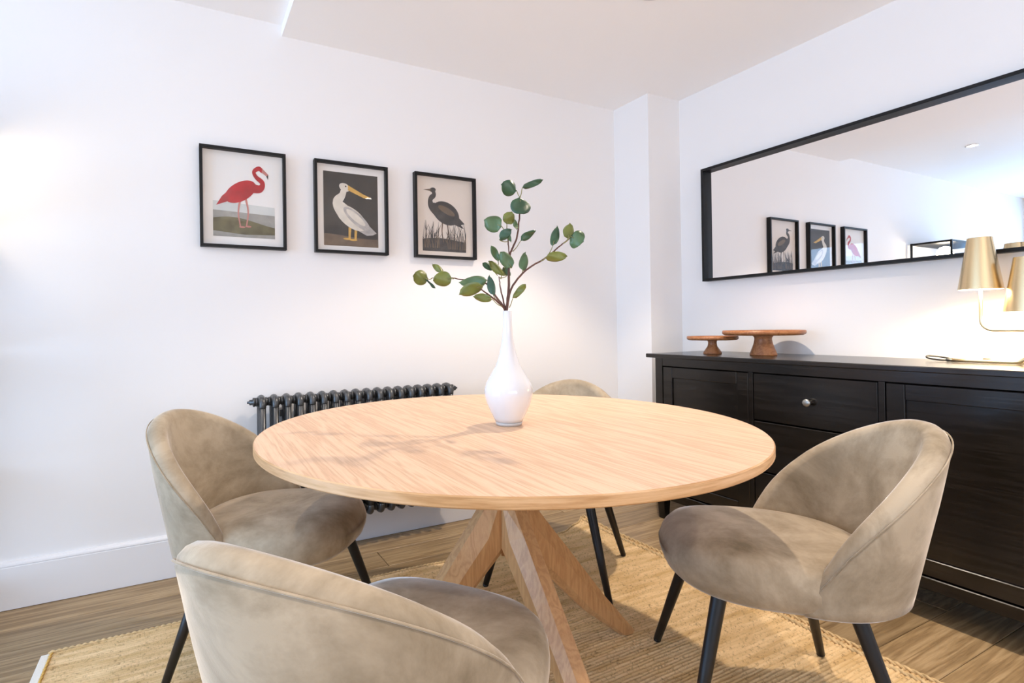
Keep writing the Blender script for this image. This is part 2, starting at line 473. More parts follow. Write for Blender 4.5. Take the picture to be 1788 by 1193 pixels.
mb = MB(); x0, x1, z0, z1 = WIN3
for a, b in (((x0, z0), (x1, z0+.05)), ((x0, z1-.05), (x1, z1)), ((x0, z0), (x0+.05, z1)), ((x1-.05, z0), (x1, z1))):
    mb.box((a[0], .03, a[1]), (b[0], .08, b[1]))
d1 = struct(mb.build('door_1', M['skirt']), 'white framed glazed garden door')
MB().box((x0+.05, .052, z0+.05), (x1-.05, .058, z1-.05)).build('pane', M['glass'], d1)
mb = MB(); x0, x1, z0, z1 = WIN2
for a, b in (((x0, z0), (x1, z0+.06)), ((x0, z1-.06), (x1, z1)), ((x0, z0), (x0+.06, z1)), ((x1-.06, z0), (x1, z1)), (((x0+x1)/2-.03, z0), ((x0+x1)/2+.03, z1))):
    mb.box((a[0], Y_BACK-.08, a[1]), (b[0], Y_BACK-.03, b[1]))
w2 = struct(mb.build('added_window', M['skirt']), 'unseen white framed window added behind the camera for fill')
xm = (x0+x1)/2
for a, b in ((x0+.06, xm-.03), (xm+.03, x1-.06)):
    MB().box((a, Y_BACK-.058, z0+.06), (b, Y_BACK-.052, z1-.06)).build('pane', M['glass'], w2)

def skirting(name, path, label):
    """profile: (distance from wall, z) swept along straight runs"""
    prof = [(0, 0), (0.018, 0), (0.018, 0.157), (0.0155, 0.1585), (0.0155, 0.1625), (0.018, 0.164), (0.0165, 0.170), (0.011, 0.176), (0, 0.178)]
    mb = MB()
    for (a, b, nrm) in path:
        r0 = [(a[0]+nrm[0]*d, a[1]+nrm[1]*d, z) for d, z in prof]
        r1 = [(b[0]+nrm[0]*d, b[1]+nrm[1]*d, z) for d, z in prof]
        mb.rings([r0, r1], True, True, True, 0, False)
    return struct(mb.build(name, M['skirt']), label)
skirting('baseboard_left', [((WIN3[1], 0), (-0.262, 0), (0, -1)), ((-0.262, 0), (-0.262, -0.285), (-1, 0)), ((-0.28, -0.285), (0, -0.285), (0, -1))], 'white moulded skirting board below the prints')
skirting('baseboard_right', [((0, -0.303), (0, Y_BACK), (-1, 0))], 'white moulded skirting board behind the sideboard')

# ------------------------------------------------------------------ ceiling downlights
def downlight(x, y, zc, e, label, ang=122, blend=0.55, col=SPOTC, tilt=(0, 0)):
    t = empty('downlight', (x, y, zc), 0, label, 'downlight', 'recessed ceiling downlights')
    MB().lathe([(0.045, -0.001), (0.045, -0.006), (0.034, -0.0045), (0.034, -0.001)], 28).build('trim_ring', M['white_metal'], t)
    MB().lathe([(0.0335, -0.0012), (0.0335, -0.0035)], 24).build('lens', M['downlight'], t)
    l = bpy.data.lights.new('downlight_beam', 'SPOT'); l.energy = e; l.spot_size = math.radians(ang); l.spot_blend = blend
    l.color = col; l.shadow_soft_size = 0.028
    o = bpy.data.objects.new('downlight_beam', l); COL.objects.link(o)
    o.location = (0, 0, -0.012); o.rotation_euler = (tilt[0], tilt[1], 0); o.parent = t
    return t
downlight(-0.98, -1.00, CEIL_R, 74, 'recessed downlight in the low ceiling above the sideboard side of the table', ang=106, blend=0.38, tilt=(-0.07, 0.17))
downlight(-3.03, -0.62, CEIL_L, 22, 'recessed downlight reflected near the top of the mirror', ang=88, blend=0.8, tilt=(-0.28, -0.30))
downlight(-0.98, -2.90, CEIL_R, 60, 'added unseen downlight in the low ceiling behind the velvet chair by the sideboard', ang=86)  # this and the next two are unseen, added for floor bounce onto the ceiling
downlight(-3.03, -2.90, CEIL_L, 60, 'added unseen downlight in the raised ceiling behind the camera', ang=86)
downlight(-4.90, -1.60, CEIL_L, 40, 'added unseen downlight in the raised ceiling nearest the window', ang=86)

# ------------------------------------------------------------------ round table
TC = (-1.8768, -1.2332)
tb = empty('dining_table', (TC[0], TC[1], 0), 0, 'round pale oak dining table on crossed splayed legs', 'table')
R, ZT = 0.70, 0.75
mb = MB(); seg = 160
def circ(r, z): return [(r*math.cos(2*PI*j/seg), r*math.sin(2*PI*j/seg), z) for j in range(seg)]
mb.rings([circ(R-.0025, ZT-.0235), circ(R, ZT-.0210), circ(R, ZT-.0025), circ(R-.0025, ZT)], True, True, False, 1, True)
mb.add(circ(R-.0025, ZT), [tuple(range(seg))], 0)
top = mb.build('tabletop', [M['oak_top'], M['oak_edge']], tb)
autosmooth(top, 30)
def leg_mesh():
    # side profile: outer ridge and inner ridge, (r, z); half width
    st = [((0.056, 0.7255), (0.004, 0.7255), 0.036), ((0.060, 0.54), (0.004, 0.52), 0.038), ((0.125, 0.455), (0.004, 0.395), 0.040),
          ((0.235, 0.318), (0.135, 0.275), 0.038), ((0.36, 0.160), (0.285, 0.125), 0.034), ((0.492, 0.0092), (0.43, 0.0092), 0.029)]
    rr = []
    for (ro, zo), (ri, zi), w in st:
        def L(t): return (ro+(ri-ro)*t, zo+(zi-zo)*t)
        a = L(0); b = L(0.35); c = L(0.8); d = L(1.0)
        rr.append([(a[0], 0.018, a[1]), (b[0], w, b[1]), (c[0], w*.95, c[1]), (d[0], w*.45, d[1]), (d[0], -w*.45, d[1]), (c[0], -w*.95, c[1]), (b[0], -w, b[1]), (a[0], -0.018, a[1])])
    mb = MB(); mb.rings(rr, True, True, True, 0, False)
    return mb
lg = leg_mesh().build('leg', M['oak_leg'], tb)
for k in (1, 2, 3):
    o = lg.copy(); COL.objects.link(o); o.parent = tb; o.rotation_euler = (0, 0, k*PI/2)
mb = MB(); mb.box((-0.012, -0.012, 0.357), (0.012, 0.012, 0.7255), 0.002)
hub = mb.build('hub', M['oak_leg'], tb); hub.rotation_euler = (0, 0, PI/4)
MB().lathe([(0.24, 0.712), (0.25, 0.715), (0.25, 0.7262)], 48).build('mounting_plate', M['black_metal'], tb)

# ------------------------------------------------------------------ velvet tub chairs
PHI = math.radians(112)
def shell_pt(phi, z, zt):
    """outer surface of the tub back in plan at height z"""
    c = math.cos(phi)
    h = max(0.0, (z - 0.345)) / 0.42
    a = 0.243 + 0.032*min(1.0, h*1.6)
    b = 0.225 + 0.10*h
    if phi > PI/2 or phi < -PI/2: b = 0.225
    x = a*math.sin(phi); y = -0.095 - b*c
    return x, y
def ztop(phi):
    q = math.cos(min(1.0, abs(phi)/PHI)*PI/2)
    return 0.374 + (0.768 - 0.374)*q**0.82
def shell_sections(n=44):
    secs = []
    for i in range(n + 1):
        phi = -PHI + 2*PHI*i/n
        zt = ztop(phi); zb = 0.342
        endf = 1 - (abs(phi)/PHI)**10
        th = 0.056*(0.45 + 0.55*endf)
        rr = th/2
        hh = zt - zb
        nz = 9
        pts = []
        def nrm(z):
            x0, y0 = shell_pt(phi - .01, z, zt); x1, y1 = shell_pt(phi + .01, z, zt)
            d = Vector((x1-x0, y1-y0)); d.normalize()
            return Vector((d.y, -d.x))
        # outer side upward
        for k in range(nz + 1):
            t = k/nz
            z = zb + 0.010 + (zt - rr - zb - 0.010)*t if zt - rr > zb + 0.012 else zb + 0.01 + 0.002*t
            x, y = shell_pt(phi, z, zt); pts.append((x, y, z))
        zl = pts[-1][2]; x, y = shell_pt(phi, zl, zt); nv = nrm(zl)
        for k in range(1, 6):
            a = PI*k/6
            off = rr*(1 - math.cos(a))
            pts.append((x - nv.x*off, y - nv.y*off, zl + rr*math.sin(a)))
        for k in range(nz, -1, -1):
            t = k/nz
            z = zb + 0.010 + (zl - zb - 0.010)*t
            x, y = shell_pt(phi, z, zt); nv = nrm(z)
            pts.append((x - nv.x*th, y - nv.y*th, z))
        x, y = shell_pt(phi, zb, zt); nv = nrm(zb)
        pts.append((x - nv.x*th*.8, y - nv.y*th*.8, zb)); pts.append((x - nv.x*th*.2, y - nv.y*th*.2, zb))
        secs.append(pts)
    return secs
def make_chair():
    t = empty('velvet_chair', (0, 0, 0))
    secs = shell_sections()
    back = MB().rings(secs, True, True, True, 0, True).build('backrest', M['velvet'], t)
    autosmooth(back, 60)
    # seam line sewn along the outside of the rim
    line = []
    for i in range(61):
        phi = -PHI*0.93 + 2*PHI*0.93*i/60
        zt = ztop(phi); z = max(0.350, zt - 0.019)
        x, y = shell_pt(phi, z, zt)
        line.append((x, y, z))
    MB().tube(line, 0.0019, 6).build('seam', M['velvet'], back)
    # seat cushion
    def outline(s, n=56, e=2.5):
        out = []
        for j in range(n):
            a = 2*PI*j/n
            c, sn = math.cos(a), math.sin(a)
            ax = 0.243; ay = 0.268 if sn > 0 else 0.27
            ee = 2.5 if sn > 0 else 2.6
            out.append((ax*s*math.copysign(abs(c)**(2/ee), c), 0.0 + ay*s*math.copysign(abs(sn)**(2/ee), sn)))
        return out
    prof = [(0.60, 0.334), (0.80, 0.337), (0.90, 0.345), (0.96, 0.360), (0.992, 0.382), (1.0, 0.402), (0.994, 0.422), (0.970, 0.439), (0.91, 0.453), (0.78, 0.463), (0.55, 0.469), (0.28, 0.471), (0.04, 0.472)]
    rr = []
    for s, z in prof:
        # seat dips slightly to the rear, front edge rolls down
        rr.append([(x, y, z + (0.010*(y/0.28) if y > 0 else 0.012*(y/0.27)) - (0.030*max(0, (y-0.17)/0.11)**2 if z > .41 else 0)) for x, y in outline(s)])
    seat = MB().rings(rr, True, True, True, 0, True).build('seat', M['velvet'], t)
    for sx in (-1, 1):
        for sy in (-1, 1):
            a = Vector((sx*0.155, 0.155 if sy > 0 else -0.145, 0.350)); b = Vector((sx*0.240, 0.245 if sy > 0 else -0.235, 0.006))
            mb = MB()
            mb.tube([a, a.lerp(b, 0.02), a.lerp(b, 0.5), b], [0.0185, 0.0185, 0.0155, 0.0115], 14)
            lgm = mb.build('leg', M['black_metal'], t)
            MB().lathe([(0.0105, 0.0), (0.0115, 0.002), (0.0115, 0.008)], 14, (b.x, b.y, 0)).build('foot_cap', M['black_metal'], lgm)
    return t
def face(c, target=TC):
    d = Vector((target[0]-c[0], target[1]-c[1]))
    return math.atan2(d.y, d.x) - PI/2
CH = [((-1.32, -1.67), 0.0, 'taupe velvet tub chair in front of the black sideboard', 0.0092),
      ((-1.326, -0.76), 0.0, 'taupe velvet tub chair half hidden on the far side of the table', 0.0092),
      ((-2.455, -0.79), 0.0, 'taupe velvet tub chair beside the radiator', 0.0092),
      ((-2.362, -1.678), -0.12, 'taupe velvet tub chair nearest the camera, seen from behind', 0.0092)]
proto = make_chair()
for i, (c, da, lab, z) in enumerate(CH):
    o = proto if i == 0 else copy_tree(proto)
    o.location = (c[0], c[1], z); o.rotation_euler = (0, 0, face(c) + da)
    tag(o, lab, 'chair', 'velvet chairs around the table')

# ------------------------------------------------------------------ jute rug
RX0, RX1, RY0, RY1 = -3.12, -0.83, -2.30, -0.445
def ytop_off(x):
    P = [(-3.2, 0), (-1.9, 0.0), (-1.3, -0.055), (-1.05, 0.005), (-0.92, 0.055), (-0.80, 0.125)]
    for (a, va), (b, vb) in zip(P, P[1:]):
        if a <= x <= b:
            t = (x-a)/(b-a); t = t*t*(3-2*t); return va + (vb-va)*t
    return 0
def rug_xy(x, y):
    w = max(0.0, 1 - (RY1 - y)/0.55)
    return x + 0.012*math.sin(y*5.0)*(1 if x > -1.2 else 0.2), y + ytop_off(x)*w**2
def rug_z(x, y):
    d = math.hypot((x - RX1)/0.10, (y - RY1)/0.12)
    return 0.012*math.exp(-d*d)
rug = empty('jute_rug', (0, 0, 0), 0, 'woven natural jute rug under the table', 'rug')
mb = MB()
pitch = 0.0125; nrow = int((RY1 - RY0)/pitch); nx = 150
prof = [(0.0, 0.0035), (0.3, 0.0068), (0.5, 0.0075), (0.7, 0.0068)]
vs = []; 
ys = []
for r in range(nrow):
    for t, z in prof: ys.append((RY1 - (r + t)*pitch, z, r))
ys.append((RY1 - nrow*pitch, 0.0035, nrow))
rnd = [random.random()*6 for _ in range(nrow + 1)]
for (yv, z, r) in ys:
    for i in range(nx + 1):
        x = RX0 + (RX1 - RX0)*i/nx
        X, Y = rug_xy(x, yv + 0.0012*math.sin(x*9 + rnd[r]))
        vs.append((X, Y, z + rug_z(x, yv) + 0.0007*math.sin(x*55 + rnd[r]*3)))
fs = []
for j in range(len(ys) - 1):
    for i in range(nx):
        a = j*(nx+1) + i
        fs.append((a, a+1, a+nx+2, a+nx+1))
mb.add(vs, fs, 0, True)
wv = mb.build('weave', M['jute'], rug)
sl = wv.modifiers.new('thickness', 'SOLIDIFY'); sl.thickness = 0.0028; sl.offset = -1
# braided border ropes: right edge (double) and far edge
def rope(pts, r, mat, name):
    P = spline(pts, 3)
    mb = MB()
    for ph in (0, PI):
        q = []
        for i, p_ in enumerate(P):
            a = ph + i*0.9
            q.append((p_.x + r*.5*math.cos(a), p_.y + r*.5*math.cos(a)*0.4, p_.z + r*.5*math.sin(a)))
        mb.tube(q, r*.75, 6)
    return mb.build(name, mat, rug)
def edge_pt(x, y, dz): 
    X, Y = rug_xy(x, y); return (X, Y, rug_z(x, y) + dz)
for dx in (0.004, -0.028):
    rope([edge_pt(RX1 + dx, RY1 - 0.02*k, 0.007) for k in range(0, 92)], 0.0065, M['jute_edge'], 'border_braid')
rope([edge_pt(RX0 + 0.015*k, RY1 + 0.003, 0.0065) for k in range(0, 153)], 0.0055, M['jute_edge'], 'border_braid')
# cream bound end with mustard stitching at the left
mb = MB()
mb.box((RX0 - 0.022, RY0, 0.0), (RX0 + 0.002, RY1 - 0.004, 0.0072), 0.002)
mb.build('bound_edge', M['cotton'], rug)
rope([(RX0 + 0.006, RY1 - 0.006 - 0.02*k, 0.0075) for k in range(0, 92)], 0.0038, M['mustard'], 'stitching')

# ------------------------------------------------------------------ sideboard
sb = empty('sideboard', (0, 0, 0), 0, 'long black-brown wooden sideboard with drawers between two doors', 'sideboard')
BW = M['black_wood']
XF, YL, YR = -0.46, -0.497, -2.108
MB().box((-0.482, -0.448, 0.860), (-0.012, -2.157, 0.881), 0.003).build('top', BW, sb)
for yy in (YL, YR + 0.024):
    MB().box((-0.435, yy, 0.115), (-0.02, yy - 0.024, 0.860)).build('side_panel', BW, sb)
MB().box((-0.032, YL - .024, 0.115), (-0.022, YR + .024, 0.860)).build('back_panel', BW, sb)
MB().box((-0.430, YL - .024, 0.115), (-0.035, YR + .024, 0.135)).build('bottom_panel', BW, sb)
MB().box((XF, YL - .046, 0.818), (-0.43, YR + .046, 0.860), 0.001).build('top_rail', BW, sb)
MB().box((XF - .004, YL - .046, 0.112), (-0.43, YR + .046, 0.1555), 0.0028).build('bottom_rail', BW, sb)
# front and rear legs run up as corner stiles
for yy, n in ((YL, 'leg'), (YR + 0.046, 'leg')):
    for x0, x1 in ((XF - .001, -0.415), (-0.065, -0.02)):
        mb = MB()
        r0 = [(x0+.006, yy-.006, 0), (x1-.004, yy-.006, 0), (x1-.004, yy-.040, 0), (x0+.006, yy-.040, 0)]
        r1 = [(x0, yy, 0.10), (x1, yy, 0.10), (x1, yy-.046, 0.10), (x0, yy-.046, 0.10)]
        r2 = [(x0, yy, 0.8595), (x1, yy, 0.8595), (x1, yy-.046, 0.8595), (x0, yy-.046, 0.8595)]
        mb.rings([r0, r1, r2], True, True, True, 0, False).build(n, BW, sb)
for ya in (-1.034, -1.546):
    MB().box((XF, ya, 0.1555), (-0.43, ya - 0.021, 0.818), 0.001).build('divider', BW, sb)
def knob(x, y, z, parent):
    MB().lathe([(0.007, 0.0), (0.0065, -0.008), (0.009, -0.012), (0.0145, -0.016), (0.0160, -0.021), (0.0145, -0.026), (0.009, -0.0285), (0.001, -0.029)], 20, (x, y, z), 0, 'X').build('knob', M['pewter'], parent)
def door(ya, yb, ky):
    z0, z1 = 0.1595, 0.8145
    d = MB().box((XF + .010, ya - .050, 0.20), (XF + .022, yb + .050, 0.77)).build('door', BW, sb)
    w = 0.0575
    for a, b, n in (((ya, z0), (ya - w, z1), 'stile'), ((yb + w, z0), (yb, z1), 'stile'), ((ya - w - .0006, z0), (yb + w + .0006, z0 + w), 'rail'), ((ya - w - .0006, z1 - w), (yb + w + .0006, z1), 'rail')):
        MB().box((XF + .001, a[0], a[1]), (XF + .022, b[0], b[1]), 0.0026).build(n, BW, d)
    knob(XF + .001, ky, 0.47, d)
door(-0.5455, -1.0315, -1.003)
door(-1.5695, -2.0600, -1.598)
for z0, z1 in ((0.6075, 0.8145), (0.3835, 0.6015), (0.1595, 0.3775)):
    d = MB().box((XF + .001, -1.0575, z0), (XF + .020, -1.5435, z1), 0.0022).build('drawer', BW, sb)
    knob(XF + .001, -1.3005, (z0 + z1)/2, d)

# ------------------------------------------------------------------ wall mirror
YM0, YM1, ZM0, ZM1 = -0.470, -1.985, 1.2836, 1.9336
mr = empty('wall_mirror', (0, (YM0+YM1)/2, ZM0), 0, 'long black framed mirror hanging above the sideboard', 'mirror')
def mbar(a, b, n='frame_bar'):
    oy, oz = (YM0+YM1)/2, ZM0
    return MB().box((a[0], a[1]-oy, a[2]-oz), (b[0], b[1]-oy, b[2]-oz), 0.0008).build(n, M['black_frame'], mr)
FW, FD = 0.0145, 0.047
mbar((-FD, YM0, ZM1 - FW), (-0.001, YM1, ZM1)); mbar((-FD, YM0, ZM0), (-0.001, YM1, ZM0 + FW))
mbar((-FD, YM0, ZM0 + FW), (-0.001, YM0 - FW, ZM1 - FW)); mbar((-FD, YM1 + FW, ZM0 + FW), (-0.001, YM1, ZM1 - FW))
oy, oz = (YM0+YM1)/2, ZM0
MB().box((-0.010, YM0-FW-oy, ZM0+FW-oz), (-0.004, YM1+FW-oy, ZM1-FW-oz)).build('mirror_glass', M['mirror'], mr)

# ------------------------------------------------------------------ framed prints (plain stand-in wading birds)
def ell(cx, cy, rx, ry, rot=0, n=28):
    o = []
    for j in range(n):
        t = 2*PI*j/n; a, b = rx*math.cos(t), ry*math.sin(t)
        o.append((cx + a*math.cos(rot) - b*math.sin(rot), cy + a*math.sin(rot) + b*math.cos(rot)))
    return o
def band(pts, ws):
    P = spline([(x, y, 0) for x, y in pts], 6); n = len(P); L = []; Rr = []
    for i, p_ in enumerate(P):
        d = (P[min(n-1, i+1)] - P[max(0, i-1)]).normalized()
        t = i/(n-1)*(len(ws)-1); k = min(int(t), len(ws)-2); w = ws[k] + (ws[k+1]-ws[k])*(t-k)
        L.append((p_.x - d.y*w/2, p_.y + d.x*w/2)); Rr.append((p_.x + d.y*w/2, p_.y - d.x*w/2))
    return [[L[i], L[i+1], Rr[i+1], Rr[i]] for i in range(n-1)]
def art(parent, x0, z0, w, h, yy, layers):
    """flat printed shapes, coordinates 0..1 across the sheet, stacked by a fraction of a millimetre"""
    names = []; mb = MB()
    for k, (mat, polys) in enumerate(layers):
        if mat not in names: names.append(mat)
        mi = names.index(mat); y_ = yy - 0.00025*k
        for q, pl in enumerate(polys):
            vs = [(x0 + min(1, max(0, u))*w, y_ - 0.00020*q/len(polys), z0 + min(1, max(0, v))*h) for u, v in pl]
            mb.add(vs, [tuple(range(len(vs)))], mi)
    return mb.build('print', [M[n] for n in names], parent, fix=False)
def grass(cx, base, n, ln, spread, seed):
    r = random.Random(seed); o = []
    for i in range(n):
        x = cx + (r.random()-.5)*spread; l = ln*(0.5+0.6*r.random()); lean = (r.random()-.5)*0.22
        o += band([(x, base), (x + lean*.3, base + l*.6), (x + lean, base + l)], [0.014, 0.010, 0.003])
    return o
def hill(y0, amp, n=24, ph=0.0):
    return [[(0, 0)] + [(i/n, y0 + amp*math.sin(i/n*3.6 + ph)) for i in range(n+1)] + [(1, 0)]]
def framed(x0, x1, label, mat_sheet, sheet, layers):
    zb, zt = 1.4066, 1.8492
    t = empty('framed_print', ((x0+x1)/2, 0, zb), 0, label, 'picture', 'three framed bird prints in a row')
    ox = (x0+x1)/2; w = x1-x0; h = zt-zb; fw = 0.0125; fd = 0.034
    def bar(a, b): MB().box((a[0]-w/2, -fd, a[1]), (b[0]-w/2, -0.001, b[1]), 0.0007).build('frame_bar', M['black_frame'], t)
    bar((0, h-fw), (w, h)); bar((0, 0), (w, fw)); bar((0, fw), (fw, h-fw)); bar((w-fw, fw), (w, h-fw))
    MB().box((fw-w/2, -0.008, fw), (w-fw-w/2, -0.002, h-fw)).build('mat_board', M[mat_sheet], t)
    u0, v0, u1, v1 = sheet
    art(t, u0*w - w/2, v0*h, (u1-u0)*w, (v1-v0)*h, -0.0085, layers)
    MB().box((fw-w/2, -0.0205, fw), (w-fw-w/2, -0.0190, h-fw)).build('glazing', M['glass'], t)
    return t
sq = [[(0, 0), (1, 0), (1, 1), (0, 1)]]
framed(-2.6553, -2.2955, 'black framed print of a red long-legged bird on pale sky', 'mat', (0.145, 0.115, 0.865, 0.885), [
    ('ink_paper', sq), ('ink_mist', [[(0, 0), (1, 0), (1, .42), (0, .46)]]), ('ink_sea', [[(0, 0), (1, 0), (1, .31), (0, .34)]]),
    ('ink_olive', hill(.20, .06, ph=0.6)), ('ink_sea', [[(0, 0), (1, 0), (1, .05), (.5, .035), (0, .07)]]),
    ('ink_pink', band([(.44, .52), (.40, .33), (.43, .14)], [.035, .025, .02]) + band([(.52, .52), (.56, .34), (.53, .15)], [.035, .025, .02]) + [ell(.46, .135, .05, .012), ell(.56, .145, .05, .012)]),
    ('ink_red', [ell(.44, .60, .27, .125, 0.42), [(.05, .40), (.30, .48), (.32, .66), (.14, .52)]] + band([(.62, .66), (.76, .66), (.80, .74), (.70, .81), (.66, .88), (.74, .93), (.80, .90)], [.13, .10, .075, .06, .055, .06, .06])),
    ('ink_pink', [[(.80, .935), (.90, .86), (.88, .83), (.79, .88)]]), ('ink_dark', [[(.90, .86), (.895, .79), (.865, .835)]])])
framed(-2.165, -1.800, 'black framed print of a pale bird with an ochre bill on dark ground', 'mat', (0.125, 0.085, 0.870, 0.895), [
    ('ink_dark', sq), ('ink_brown', hill(.135, .025, ph=1.6)),
    ('ink_yellow', band([(.47, .26), (.46, .11)], [.05, .04]) + band([(.58, .25), (.57, .10)], [.05, .04]) + [ell(.42, .10, .075, .014), ell(.53, .09, .075, .014)]),
    ('ink_grey', [[(.62, .44), (.97, .20), (.90, .17), (.78, .16), (.52, .26)]]),
    ('ink_cream', [ell(.50, .39, .30, .135, -0.42)] + band([(.36, .46), (.24, .58), (.33, .68), (.37, .77)], [.24, .16, .11, .10])),
    ('ink_grey', [ell(.60, .38, .28, .085, -0.52)]), ('ink_cream', [ell(.58, .40, .20, .050, -0.52)]),
    ('ink_cream', [ell(.38, .80, .10, .055, -0.2)]),
    ('ink_yellow', [[(.44, .835), (.72, .73), (.86, .69), (.74, .675), (.44, .765)]]), ('ink_dark', [ell(.40, .815, .014, .011)])])
framed(-1.6535, -1.2943, 'black framed print of a dark bird standing in tall grass', 'ink_warm', (0.135, 0.085, 0.850, 0.885), [
    ('ink_warm', sq), ('ink_slate', hill(.17, .03, ph=0.2)),
    ('ink_brown', band([(.46, .46), (.44, .30), (.47, .14)], [.03, .022, .018]) + band([(.56, .46), (.58, .30), (.55, .14)], [.03, .022, .018])),
    ('ink_slate', [ell(.54, .58, .31, .17, -0.22), [(.70, .62), (.97, .44), (.88, .42), (.96, .36), (.64, .44)]] + band([(.32, .62), (.20, .68), (.19, .78), (.27, .84), (.25, .90)], [.20, .13, .09, .08, .075]) + [ell(.24, .915, .07, .035, 0.1)]),
    ('ink_brown', [[(.19, .93), (.02, .905), (.19, .895)], ell(.55, .62, .20, .05, -0.3)]), 
    ('ink_slate', grass(.18, .13, 22, .30, .36, 3) + grass(.80, .13, 24, .30, .40, 5) + grass(.5, .10, 14, .16, .5, 8)),
    ('ink_brown', grass(.20, .05, 14, .22, .4, 13) + grass(.78, .04, 16, .24, .42, 15))])

# ------------------------------------------------------------------ column radiator
NR = 18; RXA, RXB = -2.424, -1.520; RYF, RYB = -0.140, -0.052
rad = empty('column_radiator', ((RXA+RXB)/2, -0.096, 0.15), 0, 'low gunmetal column radiator on the wall behind the table', 'radiator')
cxr = (RXA+RXB)/2; rp = (RXB-RXA)/(NR-1); zr0, zr1 = 0.165, 0.742
def section():
    mb = MB()
    for yy in (RYF, (RYF+RYB)/2, RYB):
        pts = [(0, yy+.096, zr0 - .15 + 0.03), (0, yy+.096, zr1 - .15 - .03)]
        mb.tube(pts, 0.0140, 12)
    for zc, s in ((zr1 - .15 - .018, 1), (zr0 - .15 + .018, -1)):
        # header: rounded loop joining the three tubes
        P = []
        for k in range(11):
            a = PI*k/10
            P.append((0, (RYF + RYB)/2 + .096 - math.cos(a)*(RYB-RYF)/2*(-1)*-1, zc + s*(0.004 + 0.020*math.sin(a)**0.6 - 0.016)))
        P = [(0, RYF + .096, zc - s*.020)] + P[0:] + [(0, RYB + .096, zc - s*.020)]
        P2 = [(0, RYF+.096, zc - s*.022), (0, RYF+.097, zc - s*.004), (0, RYF+.106, zc + s*.009), (0, -0.020+.0, zc + s*.013), (0, 0.0, zc + s*.016), (0, 0.020, zc + s*.013), (0, RYB+.086, zc + s*.009), (0, RYB+.095, zc - s*.004), (0, RYB+.096, zc - s*.022)]
        mb.tube(spline(P2, 4), 0.0152, 12)
        mb.lathe([(0.017, -rp/2), (0.0195, -rp/2 + .004), (0.0195, -rp/2 + .010), (0.0165, -rp/2 + .014), (0.0165, rp/2 - .014), (0.0195, rp/2 - .010), (0.0195, rp/2 - .004), (0.017, rp/2)], 18, (0, 0, zc), 0, 'X')
    return mb
s0 = section().build('section', M['gunmetal'], rad)
for k in range(NR):
    o = s0 if k == 0 else s0.copy()
    if k: COL.objects.link(o); o.parent = rad
    o.location = (RXA + rp*k - cxr, 0, 0)
for k, (zc) in enumerate((zr1 - .168, zr0 - .132)):
    for sx in (-1, 1):
        xb = (RXA - cxr - rp/2) if sx < 0 else (RXB - cxr + rp/2)
        MB().lathe([(0.020, 0), (0.020, sx*.008), (0.012, sx*.010), (0.012, sx*.022), (0.006, sx*.024), (0.005, sx*.032)], 16, (xb, 0, zc), 0, 'X').build('end_plug', M['gunmetal'], rad)
for sx in (-0.36, 0.36):
    MB().box((sx-.012, 0.018, 0.50), (sx+.012, 0.0955, 0.53)).build('wall_bracket', M['gunmetal'], rad)
# valve and pipe at the lower left
vx = RXA - cxr - rp/2 - 0.035
MB().tube([(vx, 0, zr0 - .132), (vx + .03, 0, zr0 - .132)], 0.010, 10).build('valve_tail', M['pewter'], rad)
MB().tube([(vx, 0, -0.15), (vx, 0, 0.02)], 0.0075, 10).build('supply_pipe', M['pewter'], rad)
MB().lathe([(0.015, -.03), (0.017, -.028), (0.017, 0.025), (0.012, 0.03)], 16, (vx, 0, 0.035)).build('valve_body', M['pewter'], rad)

# ------------------------------------------------------------------ things on the sideboard
ZS = 0.881
def cake_stand(x, y, rp_, rb, rn, h, th, label):
    t = empty('cake_stand', (x, y, ZS), 0, label, 'cake stand', 'wooden cake stands on the sideboard')
    hz = h - th
    MB().lathe([(rb*.97, 0), (rb, .003), (rb*.98, .008), (rn*1.12, hz*.55), (rn, hz*.78), (rn*1.02, hz*.88), (rn*1.25, hz)], 36).build('pedestal', M['stand'], t)
    MB().lathe([(rp_*.93, hz), (rp_*.985, hz + th*.25), (rp_, hz + th*.55), (rp_*.99, hz + th*.95), (rp_*.975, h), (rp_*.95, h - th*.25), (0.001, h - th*.25)], 56).build('plate', M['stand'], t)
cake_stand(-0.265, -0.70, 0.124, 0.045, 0.021, 0.092, 0.020, 'small low wooden cake stand at the end of the sideboard')
cake_stand(-0.215, -0.945, 0.180, 0.060, 0.038, 0.122, 0.024, 'large wooden cake stand beside the small one')

# two-armed brass lamp
LX = -0.17
lamp = empty('table_lamp', (LX, -1.79, ZS), 0, 'brass table lamp with two conical shades on the sideboard', 'lamp')
def lp(y, z): return (0, y + 1.79, z - ZS)
def bend(pts, n=6): return spline(pts, n)
base = [lp(-1.655, .8885), lp(-1.70, .8885), lp(-1.79, .8885), lp(-1.822, .8885)] + [lp(-1.822 - .038*math.sin(a), .8885 + .038*(1-math.cos(a))) for a in [PI/2*k/6 for k in range(1, 7)]] + [lp(-1.86, 1.0), lp(-1.86, 1.08)]
MB().tube(base, 0.0065, 12).build('stem', M['brass_tube'], lamp)
arm = [lp(-1.738, 1.19), lp(-1.738, 1.035)] + [lp(-1.738 - .035*(1-math.cos(a)), 1.035 - .035*math.sin(a)) for a in [PI/2*k/6 for k in range(1, 7)]] + [lp(-1.80, 1.0), lp(-1.86, 1.0)]
MB().tube(arm, 0.0055, 12).build('arm', M['brass_tube'], lamp)
foot = [(0, -1.83+1.79, .0072), (0.10, -1.83+1.79, .0072), (0.125, -1.81+1.79, .0072), (0.125, -1.70+1.79, .0072)]
MB().tube(spline(foot, 4), 0.0065, 10).build('rear_foot', M['brass_tube'], lamp)
